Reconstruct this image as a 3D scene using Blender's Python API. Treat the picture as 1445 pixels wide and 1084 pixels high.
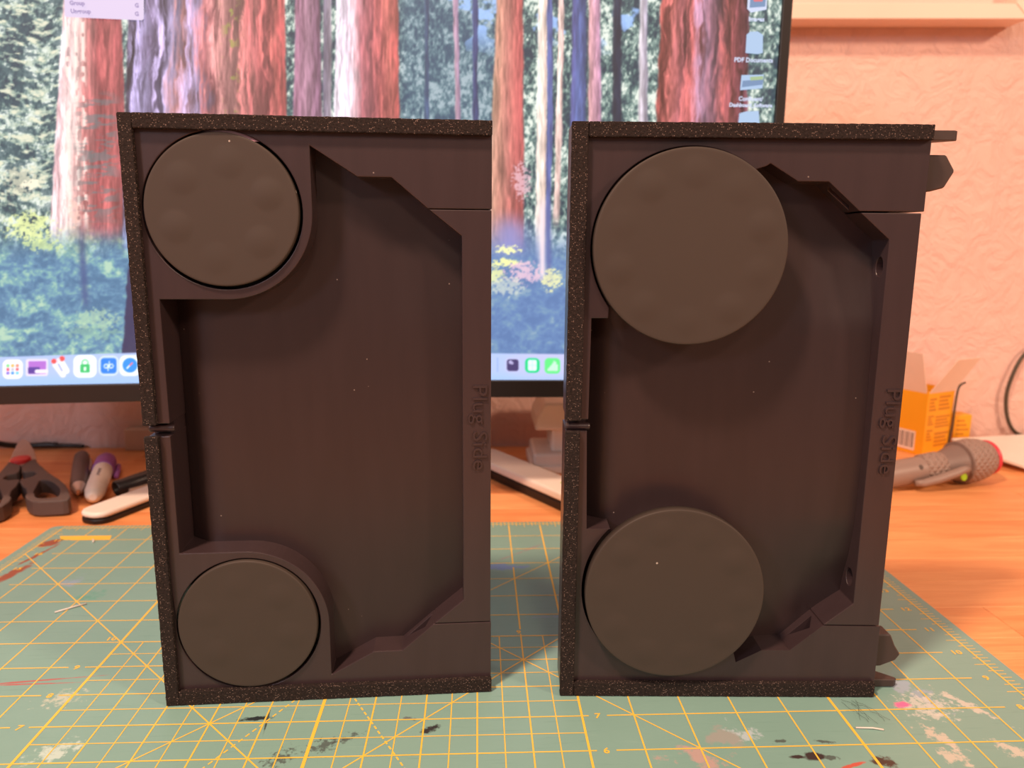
import bpy, bmesh, math, random
import numpy as np
from mathutils import Matrix, Vector
random.seed(7)
for o in list(bpy.data.objects): bpy.data.objects.remove(o)
SC = bpy.context.scene
COL = SC.collection
PI = math.pi
I = 0.0254

# ------------------------------------------------------------------ camera
YAW, PITCH, ROLL, FPX = 0.04654, 0.18355, 0.00821, 1048.79
cam_d = bpy.data.cameras.new('camera')
cam = bpy.data.objects.new('camera', cam_d); COL.objects.link(cam)
fw = Vector((math.sin(YAW)*math.cos(PITCH), math.cos(YAW)*math.cos(PITCH), -math.sin(PITCH)))
rt0 = Vector((math.cos(YAW), -math.sin(YAW), 0)); up0 = rt0.cross(fw)
rt = math.cos(ROLL)*rt0 + math.sin(ROLL)*up0
up = -math.sin(ROLL)*rt0 + math.cos(ROLL)*up0
mw = Matrix.Identity(4)
for i in range(3):
    mw[i][0] = rt[i]; mw[i][1] = up[i]; mw[i][2] = -fw[i]
mw[0][3], mw[1][3], mw[2][3] = 0.02579, -0.32351, 0.2242
cam.matrix_world = mw
cam_d.sensor_fit = 'HORIZONTAL'; cam_d.sensor_width = 9.3
cam_d.lens = FPX*9.3/1445
cam_d.clip_start = 0.01; cam_d.clip_end = 30
cam_d.dof.use_dof = True; cam_d.dof.focus_distance = 0.345; cam_d.dof.aperture_fstop = 3.0
SC.camera = cam

# ------------------------------------------------------------------ world, lamps, exposure
SC.view_settings.view_transform = 'Standard'; SC.view_settings.look = 'None'
SC.view_settings.gamma = 1.0; SC.view_settings.exposure = 0.0
SC.view_settings.use_curve_mapping = False
W = bpy.data.worlds.new('room_ambience'); SC.world = W; W.use_nodes = True
bg = W.node_tree.nodes['Background']
bg.inputs[0].default_value = (1.0, 0.74, 0.60, 1); bg.inputs[1].default_value = 0.19
def lamp(name, loc, target, power, size, color):
    d = bpy.data.lights.new(name, 'AREA'); d.shape = 'DISK'; d.size = size
    d.energy = power; d.color = color
    o = bpy.data.objects.new(name, d); COL.objects.link(o); o.location = loc
    o.rotation_euler = (Vector(target)-Vector(loc)).to_track_quat('-Z', 'Y').to_euler()
    return o
lamp('ceiling_lamp', (-0.45, -0.48, 1.32), (0, 0.1, 0.1), 24, 0.15, (1.0, 0.66, 0.46))
lamp('room_lamp', (2.1, -1.35, 1.45), (0.3, 0.4, 0.2), 42, 0.30, (1.0, 0.67, 0.47))
lamp('window_light', (-1.36, -1.58, 1.03), (0, 0.05, 0.15), 11, 0.35, (0.85, 0.80, 0.95))
lamp('gap_fill_light', (0.20, -2.3, 1.70), (0.05, 0.2, 0.1), 16, 0.35, (1.0, 0.70, 0.52))  # added fill behind the camera, brightens the mat between the case halves

# ------------------------------------------------------------------ node helpers
def lin(c):
    return tuple(((v/255)/12.92 if v/255 <= .04045 else ((v/255+.055)/1.055)**2.4) for v in c)
class NT:
    def __init__(s, name):
        s.m = bpy.data.materials.new(name); s.m.use_nodes = True
        s.t = s.m.node_tree; s.b = s.t.nodes['Principled BSDF']
    def n(s, kind, **kw):
        nd = s.t.nodes.new('ShaderNode'+kind)
        for k, v in kw.items():
            if k.startswith('i_'):
                nm = k[2:]; nm = int(nm) if nm.isdigit() else nm.replace('_', ' ')
                s.set(nd.inputs[nm], v)
            else: setattr(nd, k, v)
        return nd
    def set(s, sock, v):
        if isinstance(v, bpy.types.NodeSocket): s.t.links.new(v, sock)
        else: sock.default_value = v
    def math(s, op, a, b=0.0, c=None, clamp=False):
        nd = s.n('Math', operation=op, use_clamp=clamp); s.set(nd.inputs[0], a); s.set(nd.inputs[1], b)
        if c is not None: s.set(nd.inputs[2], c)
        return nd.outputs[0]
    def mix(s, f, a, b):
        nd = s.n('Mix', data_type='RGBA'); s.set(nd.inputs[0], f)
        for sock, v in ((nd.inputs[6], a), (nd.inputs[7], b)):
            s.set(sock, v if isinstance(v, bpy.types.NodeSocket) else (*v[:3], 1))
        return nd.outputs[2]
    def coord(s, which='Object', scale=None):
        c = s.n('TexCoord').outputs[which]
        if scale:
            mp = s.n('Mapping'); s.set(mp.inputs[0], c); mp.inputs['Scale'].default_value = scale; c = mp.outputs[0]
        return c
    def noise(s, vec, scale, detail=4, rough=.5, dist=0):
        nd = s.n('TexNoise'); s.set(nd.inputs['Vector'], vec); nd.inputs['Scale'].default_value = scale
        nd.inputs['Detail'].default_value = detail; nd.inputs['Roughness'].default_value = rough
        nd.inputs['Distortion'].default_value = dist
        return nd.outputs['Fac']
    def ramp(s, f, lo, hi):
        nd = s.n('MapRange'); s.set(nd.inputs[0], f); nd.inputs[1].default_value = lo; nd.inputs[2].default_value = hi
        return nd.outputs[0]
    def bump(s, h, strength, dist=.001, normal=None):
        nd = s.n('Bump'); s.set(nd.inputs['Height'], h); nd.inputs['Strength'].default_value = strength
        nd.inputs['Distance'].default_value = dist
        if normal: s.set(nd.inputs['Normal'], normal)
        return nd.outputs[0]
    def out(s, color=None, rough=None, normal=None, metal=None, spec=None):
        if color is not None: s.set(s.b.inputs['Base Color'], color if isinstance(color, bpy.types.NodeSocket) else (*color[:3], 1))
        if rough is not None: s.set(s.b.inputs['Roughness'], rough)
        if normal is not None: s.set(s.b.inputs['Normal'], normal)
        if metal is not None: s.b.inputs['Metallic'].default_value = metal
        if spec is not None: s.b.inputs['Specular IOR Level'].default_value = spec
        return s.m

def plain(name, c, rough=.5, metal=0, var=.12, scale=60, spec=.5, bump=0):
    t = NT(name); f = t.noise(t.coord(), scale, 3)
    a = tuple(min(1, v*(1+var)) for v in c); b = tuple(v*(1-var) for v in c)
    nb = t.bump(f, bump, .001) if bump else None
    return t.out(t.mix(f, b, a), rough, nb, metal, spec)

MAT = {}
# printed black plastic with fine vertical layer lines
def plastic(name, c, rough):
    t = NT(name); co = t.coord()
    w = t.n('TexWave', wave_type='BANDS', bands_direction='X', i_Scale=900.0, i_Distortion=1.5); t.set(w.inputs[0], co)
    n = t.noise(t.coord('Object', (1, 1, .12)), 160, 4, .6)
    dust = t.n('TexVoronoi', i_Scale=150.0); t.set(dust.inputs['Vector'], co)
    sp = t.math('MULTIPLY', t.math('LESS_THAN', dust.outputs['Distance'], .05), t.math('GREATER_THAN', t.n('SeparateColor').outputs[0], .9))
    sep = [x for x in t.t.nodes if x.bl_idname == 'ShaderNodeSeparateColor'][0]; t.set(sep.inputs[0], dust.outputs['Color'])
    base = t.mix(n, tuple(v*.85 for v in c), tuple(v*1.18 for v in c))
    col = t.mix(sp, base, (.25, .2, .18))
    b1 = t.bump(w.outputs['Fac'], .10, .0002)
    b2 = t.bump(n, .12, .0003, b1)
    return t.out(col, rough, b2, spec=.45)
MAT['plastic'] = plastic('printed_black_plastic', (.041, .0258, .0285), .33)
MAT['panel'] = plastic('printed_shaded_panel', (.031, .019, .0205), .36)  # case plastic darkened, the cavity's shade put into its colour
MAT['clip'] = plastic('printed_clip_plastic', (.050, .032, .029), .48)
MAT['hole'] = plain('dark_socket', (.008, .007, .008), .5)
def rubber():
    t = NT('matt_rubber'); co = t.coord()
    n = t.noise(co, 70, 5, .6); n2 = t.noise(co, 9, 3, .5)
    v = t.n('TexVoronoi', i_Scale=110.0); t.set(v.inputs['Vector'], co)
    sep = t.n('SeparateColor'); t.set(sep.inputs[0], v.outputs['Color'])
    sp = t.math('MULTIPLY', t.math('LESS_THAN', v.outputs['Distance'], .075), t.math('GREATER_THAN', sep.outputs[0], .86))
    base = t.mix(n2, (.045, .0335, .0275), (.055, .041, .034))
    base = t.mix(t.math('MULTIPLY', n, .35), base, (.060, .045, .038))
    return t.out(t.mix(sp, base, (.42, .36, .32)), .62, t.bump(n, .08, .0004), spec=.35)
MAT['rubber'] = rubber()
def foam():
    t = NT('black_foam_tape'); co = t.coord()
    n = t.noise(co, 900, 5, .7); n2 = t.noise(co, 2200, 2)
    v = t.n('TexVoronoi', i_Scale=1500.0); t.set(v.inputs['Vector'], co)
    sep = t.n('SeparateColor'); t.set(sep.inputs[0], v.outputs['Color'])
    sp = t.math('MULTIPLY', t.math('LESS_THAN', v.outputs['Distance'], .34), t.math('GREATER_THAN', sep.outputs[0], .74))
    col = t.mix(t.ramp(n, .3, .75), (.006, .004, .004), (.042, .027, .024))
    return t.out(t.mix(sp, col, (.20, .14, .12)), .8, t.bump(n, .9, .0012), spec=.25)
MAT['foam'] = foam()
def wall_mat():
    t = NT('stucco_wall_paint'); co = t.coord()
    n = t.noise(co, 34, 6, .58, 1.2); n2 = t.noise(co, 95, 4, .6); n3 = t.noise(co, 2.3, 3)
    h = t.math('ADD', t.ramp(n, .38, .62), t.math('MULTIPLY', n2, .35))
    col = t.mix(n3, (.79, .525, .455), (.84, .565, .485))
    return t.out(col, .72, t.bump(h, .42, .0045), spec=.25)
MAT['wall'] = wall_mat()
MAT['trim'] = plain('painted_trim', (.90, .66, .54), .45, var=.04, scale=20)
MAT['trim_panel'] = plain('pale_board_panel', (.82, .56, .48), .5, var=.05, scale=9)
def wood():
    t = NT('butcher_block_wood')
    co = t.coord(); oi = t.n('ObjectInfo')
    ad = t.n('VectorMath', operation='MULTIPLY_ADD'); t.set(ad.inputs[0], oi.outputs['Location']); ad.inputs[1].default_value = (7.3, 3.1, 1); t.set(ad.inputs[2], co)
    mp = t.n('Mapping'); t.set(mp.inputs[0], ad.outputs[0]); mp.inputs['Scale'].default_value = (1.0, 9.0, 6.0)
    g = t.noise(mp.outputs[0], 7, 6, .6, 1.2)
    mp2 = t.n('Mapping'); t.set(mp2.inputs[0], ad.outputs[0]); mp2.inputs['Scale'].default_value = (6, 120, 50)
    f = t.noise(mp2.outputs[0], 6, 3, .6)
    c = t.mix(t.ramp(g, .36, .64), (.74, .26, .085), (.90, .42, .165))
    c = t.mix(t.math('MULTIPLY', t.ramp(f, .35, .7), .45), c, (.62, .19, .06))
    rnd = t.math('MULTIPLY', oi.outputs['Random'], .38)
    c = t.mix(rnd, c, (.92, .48, .21))
    return t.out(c, .42, t.bump(f, .08, .0005), spec=.4)
MAT['wood'] = wood()

# mat: green vinyl with stains (position in metres on the mat, radii, angle, colour, density, noise scale)
STAINS = [
 (.2470, .0190, .022, .009, -1.05, (.33, .42, .56), .75, 160), (.2500, .0030, .017, .011, .1, (.62, .64, .62), .80, 300),
 (.2486, -.0050, .012, .005, -.3, (.60, .62, .58), .6, 260), (.2381, .0036, .0052, .0028, .1, (.85, .16, .38), 1.0, 140),
 (.2706, .0025, .016, .0035, -1.0, (.66, .62, .56), .85, 220), (.2412, -.0211, .012, .0045, -1.0, (.66, .58, .50), .85, 240),
 (.2392, -.0348, .009, .006, -1.1, (.66, .58, .50), .8, 240), (.2699, -.0320, .012, .005, -.9, (.66, .60, .52), .8, 240),
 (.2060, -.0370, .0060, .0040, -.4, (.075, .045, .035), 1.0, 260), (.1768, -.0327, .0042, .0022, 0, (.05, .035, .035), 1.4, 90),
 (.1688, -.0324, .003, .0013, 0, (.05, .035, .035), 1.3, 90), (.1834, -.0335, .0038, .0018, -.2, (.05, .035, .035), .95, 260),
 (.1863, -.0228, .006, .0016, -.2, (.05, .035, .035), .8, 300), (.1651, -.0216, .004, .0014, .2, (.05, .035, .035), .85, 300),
 (.1916, -.0387, .006, .0010, .3, (.55, .11, .08), 1.2, 90), (.1232, -.0341, .020, .014, 0, (.55, .33, .32), .52, 90),
 (.1365, -.0176, .018, .012, 0, (.36, .33, .32), .5, 60), (.1506, -.0155, .010, .008, -.8, (.50, .60, .68), .62, 150),
 (-.1814, .0233, .013, .012, .8, (.55, .60, .50), .55, 220), (-.1629, -.0172, .016, .008, .6, (.58, .72, .68), .62, 170),
 (-.2000, .0393, .040, .0007, .12, (.42, .13, .12), 1.1, 60), (-.2030, .0360, .034, .0006, .03, (.42, .13, .12), 1.0, 60),
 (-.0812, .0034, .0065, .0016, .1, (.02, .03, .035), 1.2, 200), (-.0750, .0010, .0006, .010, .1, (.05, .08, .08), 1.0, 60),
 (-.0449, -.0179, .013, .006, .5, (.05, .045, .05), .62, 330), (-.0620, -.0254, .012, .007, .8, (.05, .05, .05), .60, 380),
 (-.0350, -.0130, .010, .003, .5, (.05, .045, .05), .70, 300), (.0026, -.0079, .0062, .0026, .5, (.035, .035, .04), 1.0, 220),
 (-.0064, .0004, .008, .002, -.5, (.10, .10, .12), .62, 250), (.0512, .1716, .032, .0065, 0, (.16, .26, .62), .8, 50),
 (.0680, .0985, .016, .002, 0, (.25, .36, .52), .7, 90), (-.1380, .0900, .028, .016, .5, (.13, .30, .26), .5, 60),
 (-.2250, .1350, .020, .012, 0, (.10, .36, .28), .55, 60), (-.2500, .1550, .024, .012, 0, (.28, .38, .55), .5, 60),
 (-.2990, .2235, .0110, .0052, .9, (.30, .085, .05), 1.2, 70), (-.2945, .2030, .018, .0016, 1.35, (.30, .085, .05), 1.2, 120),
 (-.2945, .1700, .018, .0042, 1.35, (.30, .085, .05), 1.2, 90), (.0550, .1950, .030, .0016, .7, (.30, .26, .27), .9, 90),
]
def mat_mat():
    t = NT('green_cutting_mat_vinyl'); co = t.coord()
    n = t.noise(co, 14, 5, .6); n2 = t.noise(co, 420, 3)
    c = t.mix(n, (.185, .345, .308), (.235, .410, .370))
    mp = t.n('Mapping'); t.set(mp.inputs[0], co); mp.inputs['Rotation'].default_value = (0, 0, .6); mp.inputs['Scale'].default_value = (5, 90, 1)
    sc = t.noise(mp.outputs[0], 6, 4, .65, .4)
    c = t.mix(t.math('MULTIPLY', t.ramp(sc, .60, .78), .30), c, (.06, .16, .13))
    mp = t.n('Mapping'); t.set(mp.inputs[0], co); mp.inputs['Rotation'].default_value = (0, 0, -.9); mp.inputs['Scale'].default_value = (6, 110, 1)
    sc = t.noise(mp.outputs[0], 5, 4, .65, .4)
    c = t.mix(t.math('MULTIPLY', t.ramp(sc, .62, .8), .30), c, (.34, .52, .44))
    noises = {}
    for (x, y, rx, ry, a, colr, dens, ns) in STAINS:
        mp = t.n('Mapping', vector_type='TEXTURE'); t.set(mp.inputs[0], co)
        mp.inputs['Location'].default_value = (x, y, 0); mp.inputs['Rotation'].default_value = (0, 0, a); mp.inputs['Scale'].default_value = (rx, ry, 1)
        ln = t.n('VectorMath', operation='LENGTH'); t.set(ln.inputs[0], mp.outputs[0])
        if ns not in noises: noises[ns] = t.noise(co, ns, 4, .65)
        f = t.math('ADD', t.math('SUBTRACT', dens, ln.outputs['Value']), t.math('MULTIPLY', t.math('SUBTRACT', noises[ns], .5), 2.6 if dens > .99 else 4.0))
        f = t.ramp(f, 0.0, .45)
        c = t.mix(f if dens > .99 else t.math('MULTIPLY', f, .72), c, colr)
    return t.out(c, .46, t.bump(n2, .10, .0004), spec=.45)
MAT['mat'] = mat_mat()
MAT['ink'] = plain('yellow_print_ink', (.92, .56, .07), .5, var=.10, scale=90)

# ------------------------------------------------------------------ mesh helpers
def link(name, me, m=None, parent=None, smooth=False):
    o = bpy.data.objects.new(name, me); COL.objects.link(o)
    if m is not None and not me.materials: me.materials.append(MAT[m] if isinstance(m, str) else m)
    if parent is not None: o.parent = parent
    if smooth:
        me.polygons.foreach_set('use_smooth', [True]*len(me.polygons))
    return o
def fin(name, bm, m, parent=None, smooth=False, bevel=0, seg=2, angle=.6):
    bmesh.ops.recalc_face_normals(bm, faces=bm.faces)
    me = bpy.data.meshes.new(name); bm.to_mesh(me); bm.free()
    o = link(name, me, m, parent, smooth)
    if bevel:
        b = o.modifiers.new('bevel', 'BEVEL'); b.width = bevel; b.segments = seg; b.limit_method = 'ANGLE'; b.angle_limit = angle
    return o
def tag(o, label=None, cat=None, group=None, kind=None):
    if label: o['label'] = label
    if cat: o['category'] = cat
    if group: o['group'] = group
    if kind: o['kind'] = kind
    return o
def empty(name, loc, rz=0):
    o = bpy.data.objects.new(name, None); COL.objects.link(o); o.location = loc; o.rotation_euler = (0, 0, rz)
    o.empty_display_size = .02
    return o
def box(bm, x0, x1, y0, y1, z0, z1):
    v = [bm.verts.new(p) for p in ((x0,y0,z0),(x1,y0,z0),(x1,y1,z0),(x0,y1,z0),(x0,y0,z1),(x1,y0,z1),(x1,y1,z1),(x0,y1,z1))]
    for f in ((0,3,2,1),(4,5,6,7),(0,1,5,4),(1,2,6,5),(2,3,7,6),(3,0,4,7)): bm.faces.new([v[i] for i in f])
    return v
def boxo(name, ext, m, parent=None, bevel=0, seg=2):
    bm = bmesh.new(); box(bm, *ext); return fin(name, bm, m, parent, bevel=bevel, seg=seg)
def arc(cx, cy, r, a0, a1, n):
    return [(cx+r*math.cos(math.radians(a0+(a1-a0)*i/n)), cy+r*math.sin(math.radians(a0+(a1-a0)*i/n))) for i in range(n+1)]
def area2(p): return sum(p[i][0]*p[(i+1)%len(p)][1]-p[(i+1)%len(p)][0]*p[i][1] for i in range(len(p)))/2
def prism(bm, poly, h0, h1, put, holes=(), pockets={}):
    """poly: 2-D outline; put(a, b, h) -> 3-D; holes: loops through; pockets: {edge: (points (s, t), depth)} blind holes in a side"""
    poly = list(poly)
    if area2(poly) < 0:
        n = len(poly); poly = poly[::-1]; pockets = {(n-2-k) % n: ([(1-s, t) for s, t in v[0]], v[1]) for k, v in pockets.items()}
    loops = [poly]+[list(h) for h in holes]
    rings = [[], []]
    for hi, h in enumerate((h0, h1)):
        edges = []
        for lp in loops:
            vs = [bm.verts.new(put(a, b, h)) for a, b in lp]
            edges += [bm.edges.new((vs[i], vs[(i+1) % len(vs)])) for i in range(len(vs))]
            rings[hi].append(vs)
        bmesh.ops.triangle_fill(bm, use_beauty=True, use_dissolve=False, edges=edges)
        cap = set(f for f in bm.faces if all(v in set().union(*rings[hi]) for v in f.verts)) if len(loops) == 1 else set()
        if cap: bmesh.ops.dissolve_edges(bm, edges=[e for e in bm.edges if len(e.link_faces) == 2 and all(f in cap for f in e.link_faces)], use_verts=False)
    for li in range(len(loops)):
        a, b = rings[0][li], rings[1][li]; n = len(a)
        for i in range(n):
            j = (i+1) % n
            if li == 0 and i in pockets:
                pts, dep = pockets[i]
                A, B = Vector(poly[i]), Vector(poly[j])
                nrm = Vector((-(B-A).y, (B-A).x)).normalized()
                rim = []; flo = []
                for s, tt in pts:
                    q = A+(B-A)*s; r = q+nrm*dep; hh = h0+(h1-h0)*tt
                    rim.append(bm.verts.new(put(q.x, q.y, hh))); flo.append(bm.verts.new(put(r.x, r.y, hh)))
                es = []
                q4 = (a[i], a[j], b[j], b[i])
                for k in range(4):
                    es.append(bm.edges.get((q4[k], q4[(k+1) % 4])) or bm.edges.new((q4[k], q4[(k+1) % 4])))
                m_ = len(rim)
                es += [bm.edges.new((rim[k], rim[(k+1) % m_])) for k in range(m_)]
                bmesh.ops.triangle_fill(bm, use_beauty=True, use_dissolve=False, edges=es)
                for k in range(m_): bm.faces.new((rim[k], rim[(k+1) % m_], flo[(k+1) % m_], flo[k]))
                bm.faces.new(flo)
            else:
                bm.faces.new((a[i], a[j], b[j], b[i]))
def lathe(bm, prof, n=32, axis_o=(0,0,0), ax=(0,0,1), cap=True):
    """prof: list of (t along axis, radius)"""
    ax = Vector(ax).normalized(); o = Vector(axis_o)
    s = Vector((0,0,1)) if abs(ax.z) < .9 else Vector((1,0,0))
    u = ax.cross(s).normalized(); w = ax.cross(u)
    rings = []
    for t, r in prof:
        rings.append([bm.verts.new(o+ax*t+(u*math.cos(2*PI*k/n)+w*math.sin(2*PI*k/n))*r) for k in range(n)])
    for a, b in zip(rings[:-1], rings[1:]):
        for k in range(n): bm.faces.new((a[k], a[(k+1)%n], b[(k+1)%n], b[k]))
    if cap:
        bm.faces.new(rings[0]); bm.faces.new(rings[-1][::-1])
def tube(bm, pts, r, n=10):
    pts = [Vector(p) for p in pts]; rings = []
    u = None
    for i, p in enumerate(pts):
        t = (pts[min(i+1, len(pts)-1)]-pts[max(i-1, 0)]).normalized()
        if u is None: u = t.cross(Vector((0,0,1)) if abs(t.z) < .9 else Vector((1,0,0))).normalized()
        u = (u-t*u.dot(t)).normalized(); w = t.cross(u)
        rr = r(i/(len(pts)-1)) if callable(r) else r
        rings.append([bm.verts.new(p+(u*math.cos(2*PI*k/n)+w*math.sin(2*PI*k/n))*rr) for k in range(n)])
    for a, b in zip(rings[:-1], rings[1:]):
        for k in range(n): bm.faces.new((a[k], a[(k+1)%n], b[(k+1)%n], b[k]))
    bm.faces.new(rings[0]); bm.faces.new(rings[-1][::-1])
def spline(pts, k=8):
    out = []; P = [Vector(p) for p in pts]; P = [P[0]]+P+[P[-1]]
    for i in range(1, len(P)-2):
        for j in range(k):
            t = j/k; a, b, c, d = P[i-1], P[i], P[i+1], P[i+2]
            out.append(.5*((2*b)+(c-a)*t+(2*a-5*b+4*c-d)*t*t+(-a+3*b-3*c+d)*t**3))
    out.append(P[-2]); return out
def text_mesh(s, size, extrude=0.0, align='LEFT', res=3, bold=0.0):
    cu = bpy.data.curves.new('t', 'FONT'); cu.body = s; cu.size = size; cu.extrude = extrude; cu.align_x = align; cu.resolution_u = res; cu.offset = bold
    ob = bpy.data.objects.new('t', cu); COL.objects.link(ob)
    me = bpy.data.meshes.new_from_object(ob)
    bpy.data.objects.remove(ob); bpy.data.curves.remove(cu); me.materials.clear()
    return me

# ------------------------------------------------------------------ setting
boxo('wall_back', (-2.2, 2.2, .510, .60, -.75, 1.9), 'wall')['kind'] = 'structure'
fl = boxo('floor', (-2.2, 2.2, -1.6, .51, -.80, -.75), plain('grey_floor', (.30, .24, .20), .6))
fl['kind'] = 'structure'
DZ = -.003      # desk top height; the mat's top is z = 0
desk = tag(empty('desk', (0, 0, -.75)), 'orange wooden butcher block desk under the green cutting mat', 'desk')
def desk_part(o): o.parent = desk; o.location.z += .75; return o
row = 0; y = .505-.00001
edges_y = [.071+.038*k for k in range(-17, 12)]
edges_y = [e for e in edges_y if e < .49]+[.507]
for a, b in zip(edges_y[:-1], edges_y[1:]):
    x = -1.05-random.random()*.4; first = True
    while x < 1.05:
        L_ = random.uniform(.45, .95)
        if abs(a-.071) < .002 and x < .30 and x+L_ > .352: L_ = .352-x
        x0, x1 = max(x, -1.05), min(x+L_, 1.05)
        if x1-x0 > .05:
            bm = bmesh.new(); hx, hy = (x1-x0)/2-.0001, (b-a)/2-.0001
            box(bm, -hx, hx, -hy, hy, -.035, 0)
            o = fin('plank', bm, 'wood', bevel=.0004, seg=1); o.location = ((x0+x1)/2, (a+b)/2, DZ-random.random()*.0001)
            desk_part(o)
        x += L_
for sx in (-1, 1):
    for sy in (-.52, .44):
        bm = bmesh.new(); box(bm, sx*.95-.035, sx*.95+.035, sy-.035, sy+.035, -.75, -.038)
        desk_part(fin('leg', bm, 'wood', bevel=.003))

# framed board on the wall
fr = tag(empty('wall_frame', (.20, .5095, .452)), 'pale mitred frame of a board on the wall, beside the monitor', 'frame')
fr.rotation_euler = (0, -.020, 0)
FW, FH, FT = .80, .55, .0155
def rail(poly):
    bm = bmesh.new(); prism(bm, poly, -.031, 0, lambda a, b, h: (a, h, b))
    return fin('rail', bm, 'trim', fr, bevel=.0012, seg=2)
X0, X1 = .397-FW, .397
rail([(X0, 0), (X1, 0), (X1-FT, FT), (X0+FT, FT)])
rail([(X1, 0), (X1, FH), (X1-FT, FH-FT), (X1-FT, FT)])
rail([(X1, FH), (X0, FH), (X0+FT, FH-FT), (X1-FT, FH-FT)])
rail([(X0, FH), (X0, 0), (X0+FT, FT), (X0+FT, FH-FT)])
boxo('board_panel', (X0+FT*.5, X1-FT*.5, -.014, -.001, FT*.5, FH-FT*.5), 'trim_panel', fr)

# ------------------------------------------------------------------ cutting mat
mat = tag(empty('cutting_mat', (0, 0, 0)), 'green cutting mat with yellow inch grid and paint stains on the desk', 'mat')
bm = bmesh.new()
mx, my0, my1, rr_ = .3155, -.2095, .2590, .006
poly = arc(mx-rr_, my1-rr_, rr_, 0, 90, 6)+arc(-mx+rr_, my1-rr_, rr_, 90, 180, 6)+arc(-mx+rr_, my0+rr_, rr_, 180, 270, 6)+arc(mx-rr_, my0+rr_, rr_, 270, 360, 6)
prism(bm, poly, DZ, 0, lambda a, b, h: (a, b, h))
fin('mat_sheet', bm, 'mat', mat, bevel=.0004, seg=1)
ZP = .00012
def gx(c): return (c-12)*I
def gy(r): return (r-8)*I
bm = bmesh.new(); NL = [0]
def line(c0, r0, c1, r1, w):
    NL[0] += 1; zz = ZP-1e-7*NL[0]
    a = Vector((gx(c0), gy(r0), zz)); b = Vector((gx(c1), gy(r1), zz)); d = (b-a).normalized(); n = Vector((-d.y, d.x, 0))*w/2
    bm.faces.new([bm.verts.new(p) for p in (a-n, b-n, b+n, a+n)])
TH, MD, BD = .00055, .00075, .00135
for r in range(1, 18):
    segs = [(.75 if r > 5 else 0, 23.35)]
    if r in (9, 10): segs = [(0, 4.38), (4.72, 23.35)]
    if r in (7, 8): segs = [(0, 4.38), (4.72, 15.13), (15.48, 23.35)]
    if r < 7: segs = [(.75, 4.38), (4.72, 15.13), (15.48, 23.35)]
    for c0, c1 in segs: line(c0, r, c1, r, MD if r != 11 else .0008)
for c in range(1, 24):
    if c == 14: line(c, 0, c, 11.10, MD); line(c, 11.3, c, 14.72, .0009); line(c, 14.95, c, 17.85, .0009); continue
    line(c, 0, c, 17.85, (.0016 if c == 10 else BD if c % 5 == 0 else MD) if c != 15 else .0011)
for k in range(20):
    line(5.5+k*.5, 0, 5.5+k*.5, 10.98, TH) if k % 2 == 0 and k < 20 else None
for k in range(1, 11): line(5, k+.5-.5*0, 15, k+.5, TH)
for c in (0, 24): line(c, 0, c, 18, .0009)
line(0, 18, 24, 18, .0008)
for s in ((0, 16, 16, 0), (3, 3, 9, 9), (10, 6, 16.5, 12.5), (12.6, 11.4, 24, 0), (12, 12, 17.5, 17.5)): line(*s, TH*1.25)
def dashed(c0, r0, c1, r1, n):
    for k in range(n):
        t0, t1 = k/n, (k+.58)/n
        line(c0+(c1-c0)*t0, r0+(r1-r0)*t0, c0+(c1-c0)*t1, r0+(r1-r0)*t1, TH*1.4)
dashed(10, 9.7, 5, 9.7-8.66, 60); dashed(10, 9.7, 15, 9.7-8.66, 60)
for k in range(0, 18*8):
    r = k/8
    ln = .22; inn = 0 if k % 2 else (.12 if k % 4 else .25)
    if k % 8 == 0: inn = 0
    line(24-inn, r, 24+ln-(.03 if k % 2 else 0), r, TH*.9); line(inn, r, -ln+(.03 if k % 2 else 0), r, TH*.9)
for k in range(0, 24*8):
    c = k/8; inn = .10 if k % 2 else (.16 if k % 4 else .25)
    line(c, 18-inn, c, 18.18, TH*.9)
o = [bm.verts.new((x, y, ZP)) for x, y in ((-.2930, .2290), (-.2565, .2290), (-.2590, .2372), (-.2985, .2372))]
bm.faces.new(o)
bmesh.ops.recalc_face_normals(bm, faces=bm.faces)
me = bpy.data.meshes.new('printed_grid'); bm.to_mesh(me); bm.free()
link('printed_grid', me, 'ink', mat)
def number(s, c, r, size=.0052, wide=1.15):
    me = text_mesh(s, size, align='CENTER', res=2, bold=.00012)
    me.transform(Matrix.Diagonal((wide, 1, 1, 1)))
    o = link('printed_number', me, 'ink', mat); o.location = (gx(c), gy(r)-size*.36, ZP)
for r in range(6, 11): number(str(r-1), 4.55, r)
for r in range(6, 9): number(str(r-1), 15.30, r)
number('10', 4.72, 11.16); number('9', 13.96, 11.18)
for r in range(6, 18): number(str(r), 23.66, r, .0056); number(str(r), .38, r, .0056)

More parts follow.
